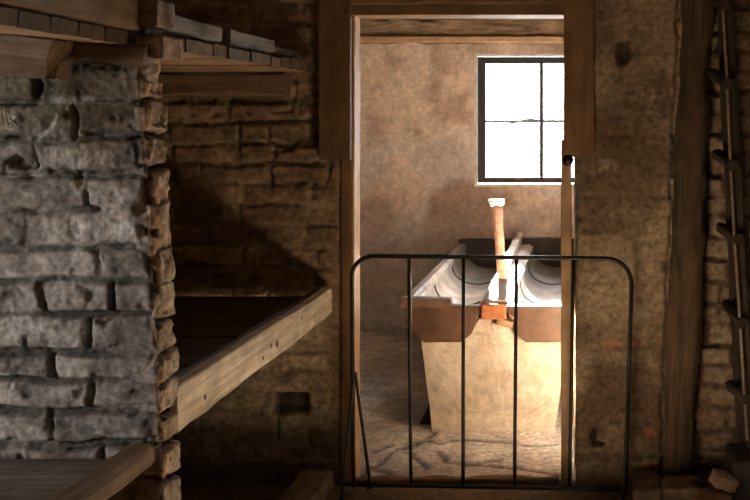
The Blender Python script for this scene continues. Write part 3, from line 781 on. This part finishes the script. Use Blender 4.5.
# =================================================================== LADDER
ld = thing('wooden_ladder', 'dark old ladder seen nearly edge-on against the brick wall', 'ladder', (.62, 4.25, .2))
YL = 4.30
def LP(px, py, Y=YL): return P(px, py, Y)
beam('rail', LP(742.5, 436, 4.36), LP(720, -60, 4.36), .05, .045, M_DARKW, up=(1, 0, 0), seed=91, rough=.003, parent=ld, bev=.006)
beam('rail', LP(751.0, 446, 4.22), LP(723.5, -60, 4.22), .045, .05, M_DARKW, up=(1, 0, 0), seed=92, rough=.003, parent=ld, bev=.006)
o = tube('iron_rod', [LP(x, y, 4.185) for x, y in [(720.5, -60), (722.5, 0), (727, 75), (730, 150), (734.5, 235), (740, 318), (745, 400), (747.5, 440)]], .0065, M_RAIL, ld, 8)
o['label'] = 'pale worn rod along the front rail'
for (a, ay, b, by) in [(711, -4, 725, 6), (713, 74, 729, 84), (717, 154, 733, 166), (721, 228, 738, 240), (726, 304, 743, 324), (731, 385, 748, 400)]:
    beam('rung', LP(a, ay, 4.395), LP(b, by, 4.175), .042, .042, M_DARKW, seed=int(a), rough=.004, parent=ld, bev=.012, step=.03)

# =================================================================== WASH TROUGH
T0 = (x_of(494, 5.2), 5.2, 0)
tr = thing('wash_trough', 'double clay wash trough on a pale rendered base in the middle of the washroom', 'trough', T0)
YF, YR = 5.2, 7.5
cx = T0[0]; top = z_of(303, YF)
def lx(px): return x_of(px, YF)
def rendered_base():
    # tapered body with a raised centre between the two channels, as a ring profile swept over Y
    prof = [(lx(433), -.01), (lx(421), z_of(341, YF)), (lx(424), z_of(338, YF)), (lx(462), z_of(338, YF)), (lx(474), z_of(328, YF)), (lx(481), z_of(316, YF)), (lx(486), z_of(310, YF))]
    full = prof+[(2*cx-x, z) for x, z in prof[::-1]]
    # outline resampled
    pts = []
    for (a, b), (c_, d) in zip(full[:-1], full[1:]):
        n = max(1, int(math.hypot(c_-a, d-b)/.02))
        for i in range(n): pts.append((a+(c_-a)*i/n, b+(d-b)*i/n))
    pts.append(full[-1])
    bm_v = []; F_ = []
    # front face as a grid: rows of the interior at matched height
    nx, nz = 90, 70
    zs = np.linspace(-.01, z_of(310, YF), nz); Pp = np.zeros((nx, nz, 3)); 
    lefts = np.interp(zs, [-.01, z_of(341, YF), z_of(338, YF), z_of(328, YF), z_of(316, YF), z_of(310, YF)], [lx(433), lx(421), lx(460), lx(474), lx(481), lx(484)])
    lefts = np.where(zs < z_of(339.5, YF), np.interp(zs, [-.01, z_of(340, YF)], [lx(433), lx(421)]), lefts)
    for j, z in enumerate(zs):
        l = lefts[j]; r = 2*cx-l
        Pp[:, j, 0] = np.linspace(l, r, nx); Pp[:, j, 2] = z
    X, Z = Pp[..., 0], Pp[..., 2]
    h = (fbm(X*9, Z*9, 4, 150)-.5)*.02+(fbm(X*35, Z*35, 3, 151)-.5)*.004
    Pp[..., 1] = YF-h+.0-(.02*sstep(.1, .0, Z))
    # mortar collar, broken, around the orange brick
    n1 = fbm(X*4, Z*4, 4, 152); n2 = fbm(X*14, Z*14, 4, 153)
    c = mix(col3(.48, .425, .345), col3(.62, .565, .475), sstep(.35, .65, n1)[..., None])
    c = mix(c, col3(.48, .38, .27), (sstep(.52, .66, n2)*.45)[..., None])
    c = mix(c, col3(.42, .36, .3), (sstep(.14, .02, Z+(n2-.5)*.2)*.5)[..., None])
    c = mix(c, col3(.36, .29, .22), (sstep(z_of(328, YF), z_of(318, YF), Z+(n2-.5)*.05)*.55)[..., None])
    cr = polyline_mask(X+(n2-.5)*.02, Z+(n2-.5)*.02, [[XZ(*q, YF) for q in L_] for L_ in ([(440, 408), (462, 412), (500, 414)], [(520, 418), (548, 402), (552, 396)], [(492, 326), (494, 336)])], .006)
    c = mix(c, col3(.3, .22, .15), cr[..., None]*.6)
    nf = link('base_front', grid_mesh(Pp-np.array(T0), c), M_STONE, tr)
    return full
full = rendered_base()
# body behind the front face
prism('base_body', [(x, z) for x, z in full], YF+.012, YR, M_STONE, tr, 0)
me = tr.children[-1].data
a = me.color_attributes.new('tint', 'FLOAT_COLOR', 'POINT')
for d in a.data: d.color = (.62, .54, .43, 1)
# channels
def channel(sgn):
    m = lambda px: lx(px) if sgn > 0 else 2*cx-lx(px)
    outer = [(m(405), z_of(305, YF)), (m(406.5), z_of(322, YF)), (m(414), z_of(333, YF)), (m(425), z_of(341.5, YF)), (m(462), z_of(341.5, YF)), (m(472), z_of(333, YF)), (m(478), z_of(320, YF)), (m(482), z_of(305, YF))]
    if sgn < 0: outer = outer[::-1]
    e = prism('end_panel', outer, YF-.022, YF+.028, M_GLAZEB, tr, .006); e['label'] = 'brown glazed clay end of the channel'
    # U-shaped shell
    n = 20; x0, x1 = m(409), m(481); zt = top; xm = (x0+x1)/2; hw = abs(x1-x0)/2-.012; dp = .15
    th = .012
    V = []; Fc = []
    ys = [YF+.03+(YR-.06-YF)*i/12 for i in range(13)]
    for y in ys:
        for k in range(n+1):
            an = math.pi*k/n
            V.append((xm-math.cos(an)*hw-T0[0], y-T0[1], zt-.006-dp*math.sin(an)**.8))
        for k in range(n+1):
            an = math.pi*(1-k/n)
            V.append((xm-math.cos(an)*(hw+th)-T0[0], y-T0[1], zt-.006-(dp+th)*math.sin(an)**.8))
    m2 = 2*(n+1)
    for i in range(len(ys)-1):
        for k in range(m2):
            l = (k+1) % m2; Fc.append((i*m2+k, (i+1)*m2+k, (i+1)*m2+l, i*m2+l))
    me = mesh_from(V, Fc); me2 = link('channel', me, M_GLAZEW, tr); me2['label'] = 'pale glazed half-round channel'
    # joints between the clay sections
    for y in (5.95, 6.7):
        pts = [Vector((xm-math.cos(math.pi*k/n)*(hw-.003), y, zt-.003-dp*math.sin(math.pi*k/n)**.8)) for k in range(n+1)]
        tube('channel_joint', pts, .005, M_SLAB, tr, 6)
    # rim tile strip outside
    xr0, xr1 = m(400), m(413)
    pr = [(xr0, top-.035), (xr0, top+.004), (xr0+(xr1-xr0)*.2, top+.022), (xr0+(xr1-xr0)*.75, top+.02), (xr1, top-.002), (xr1, top-.035)]
    if sgn < 0: pr = pr[::-1]
    for i in range(4):
        ya = YF+.02+i*.565
        o = prism('rim_tile', pr, ya, ya+.56, M_GLAZEW, tr, .006)
    return e
channel(1); channel(-1)
# centre ridge between the channels
xr = lx(482)
for i in range(4):
    ya = YF+.03+i*.562
    prism('ridge_tile', [(xr-.005, top-.10), (2*cx-xr+.005, top-.10), (2*cx-xr+.012, top-.005), (2*cx-xr-.01, top+.012), (xr+.01, top+.012), (xr-.012, top-.005)], ya, ya+.556, M_REVEAL, tr, .006)
beam('ridge_rail', (cx-.035, 6.05, top+.045), (cx-.03, 7.42, top+.05), .06, .05, M_REVEAL, seed=101, rough=.003, parent=tr)
blob_box('rail_stub', (cx-.02, 7.40, top+.09), (.04, .05, .05), M_REVEAL, 3, .003, parent=tr, seg=5)
# back wall of the trough
o = box('back_panel', lx(400), 2*cx-lx(400), YR, YR+.06, top-.16, top+.045, M_SLAB, tr, .006)
# front pieces
o = prism('front_tile', [(lx(400), z_of(306.5, YF)), (lx(452), z_of(306, YF)), (lx(452), z_of(298, YF)), (lx(402), z_of(297, YF))], YF-.04, YF+.035, M_GLAZER, tr, .005)
o['label'] = 'red-brown tile along the front rim'
o = blob_box('centre_brick', ((lx(481)+lx(507))/2, YF+.01, (z_of(303.5, YF)+z_of(318, YF))/2), (lx(507)-lx(481), .09, .075), M_ORANGE, 4, .004, parent=tr, seg=8)
o['label'] = 'bare orange brick between the channels'
blob_box('mortar_lump', (lx(505), YF-.004, z_of(322, YF)), (.09, .05, .03), M_BRICK, 8, .008, parent=tr, rot=(0, .25, 0))
blob_box('mortar_lump', (lx(514), YF-.002, z_of(318, YF)), (.035, .04, .075), M_BRICK, 9, .008, parent=tr, rot=(0, -.3, 0))
# broken slab leaning at the left foot of the trough
o = beam('leaning_slab', P(423, 428, 5.30), P(436, 398, 5.33), .05, .03, M_SLAB, up=(1, 0, .5), seed=111, rough=.005)
tag(o, 'dark strip of slate leaning against the left foot of the trough', 'slab')
# rusty stump standing on the ridge
st = thing('pipe_stump', 'rusty upright pipe stump with a flaked pale rim standing on the trough', 'pipe', (cx-.02, 5.9, top))
YS = 5.9
def lathe_tube(name, pts, radii, mat, parent, seed, res=18, amp=.08):
    V = []; Fc = []; off = Vector(parent.location)
    for i, (p, r) in enumerate(zip(pts, radii)):
        for k in range(res):
            a = 2*math.pi*k/res; rr_ = r*(1+(float(vn(k*.9+seed, i*.7+seed))-.5)*2*amp)
            V.append(Vector(p)-off+Vector((math.cos(a)*rr_, math.sin(a)*rr_, 0)))
    for i in range(len(pts)-1):
        for k in range(res):
            l = (k+1) % res; Fc.append((i*res+k, i*res+l, (i+1)*res+l, (i+1)*res+k))
    Fc.append(tuple(range(res))[::-1]); Fc.append(tuple((len(pts)-1)*res+k for k in range(res)))
    return link(name, mesh_from(V, Fc), mat, parent)
b_ = Vector((x_of(502.5, YS), YS, top+.0135)); t_ = Vector((x_of(496.5, YS), YS, z_of(204, YS)))
lathe_tube('stem', [b_+(t_-b_)*i/14 for i in range(15)], [.030-.004*math.sin(i*.3) for i in range(15)], M_RUST, st, 3, amp=.14)
lathe_tube('flared_rim', [t_+Vector((0, 0, -.016)), t_+Vector((0, 0, 0)), t_+Vector((-.001, 0, .014)), t_+Vector((0, 0, .026)), t_+Vector((0, 0, .016))], [.030, .040, .047, .044, .02], M_FRAY, st, 6, amp=.22)

# scratched letters, laid on the wall faces
bpy.context.view_layer.update()
def scratch(wall, strokes, r, mat):
    for st_ in strokes:
        pts = []
        for (a, b), (c_, d) in zip(st_[:-1], st_[1:]):
            for i in range(7):
                x, y = a+(c_-a)*i/6, b+(d-b)*i/6
                dv = Vector(((x-PX)/F, 1, -(y-PY)/F)).normalized()
                ok, loc, nrm, _ = wall.ray_cast(Vector((0, 0, EYE)), dv)
                if ok: pts.append(loc+nrm*r*.3)
        if len(pts) > 3: tube('scratch_mark', pts, r, mat, wall, 6)
M_SCR = mat_plain('pale_scratch', (.40, .36, .27), rough=.95)
M_SCR2 = mat_plain('pale_scratch_in_brick', (.42, .34, .25), rough=.95)
scratch(pier, [[(5, 111), (7, 120), (8, 127)], [(13.5, 112), (9, 119)], [(9, 119), (14, 122), (17, 126)], [(2, 127), (12, 128)]], .0018, M_SCR)
scratch(bpy.data.objects['wall_front_right'], [[(599.5, 172), (604, 162), (607, 168), (611, 161), (615.5, 169)], [(600.5, 161), (606, 160.3)]], .0022, M_SCR2)

# =================================================================== LIGHT
w = bpy.data.worlds.new('sky'); bpy.context.scene.world = w; w.use_nodes = True
bg = w.node_tree.nodes['Background']; bg.inputs[0].default_value = (.93, .96, 1.0, 1); bg.inputs[1].default_value = 1.0
SKY = 3.0; SUN = 100.0
bg.inputs[1].default_value = SKY
sd = bpy.data.lights.new('sun', 'SUN'); sd.energy = SUN; sd.angle = math.radians(1.2); sd.color = (1, .89, .73)
so = bpy.data.objects.new('sun', sd); C.objects.link(so)
d = Vector((.12, -1, -.42)).normalized(); so.rotation_euler = d.to_track_quat('-Z', 'Y').to_euler()
def area(name, loc, dirv, sx, sy, power=0, col=(1, 1, 1), portal=False):
    a = bpy.data.lights.new(name, 'AREA'); a.shape = 'RECTANGLE'; a.size = sx; a.size_y = sy
    a.energy = power; a.color = col
    if portal: a.cycles.is_portal = True
    o = bpy.data.objects.new(name, a); C.objects.link(o); o.location = loc
    o.rotation_euler = Vector(dirv).to_track_quat('-Z', 'Z' if abs(dirv[2]) < .5 else 'Y').to_euler()
    return o
area('portal_far', ((WX0+WX1)/2, YB+.16, (WZ0+WZ1)/2), (0, -1, 0), WX1-WX0, WZ1-WZ0, portal=True)
area('portal_left', (-3.22, (LW[0]+LW[1])/2, (LW[2]+LW[3])/2), (1, 0, 0), LW[1]-LW[0], LW[3]-LW[2], portal=True)

# =================================================================== CAMERA
cd = bpy.data.cameras.new('camera'); cam = bpy.data.objects.new('camera', cd); C.objects.link(cam)
cam.location = (0, 0, EYE); cam.rotation_euler = (math.pi/2, 0, 0)
cd.sensor_width = 36; cd.lens = F/750*36; cd.shift_x = -(PX-375)/750; cd.shift_y = -(250-PY)/750
cd.clip_start = .05; cd.clip_end = 60
sc = bpy.context.scene; sc.camera = cam
sc.view_settings.view_transform = 'Standard'; sc.view_settings.look = 'None'; sc.view_settings.gamma = 1
sc.view_settings.use_curve_mapping = False; sc.view_settings.exposure = 2.55
cy = sc.cycles
cy.use_denoising = True; cy.max_bounces = 8; cy.diffuse_bounces = 5; cy.glossy_bounces = 3; cy.transparent_max_bounces = 8
cy.sample_clamp_indirect = 0; cy.sample_clamp_direct = 0; cy.use_adaptive_sampling = False
cy.caustics_reflective = False; cy.caustics_refractive = False
try:
    cy.denoiser = 'OPENIMAGEDENOISE'; cy.denoising_prefilter = 'ACCURATE'; cy.denoising_input_passes = 'RGB_ALBEDO_NORMAL'
    cy.use_guiding = True; cy.use_surface_guiding = True; cy.guiding_training_samples = 64
except Exception: pass
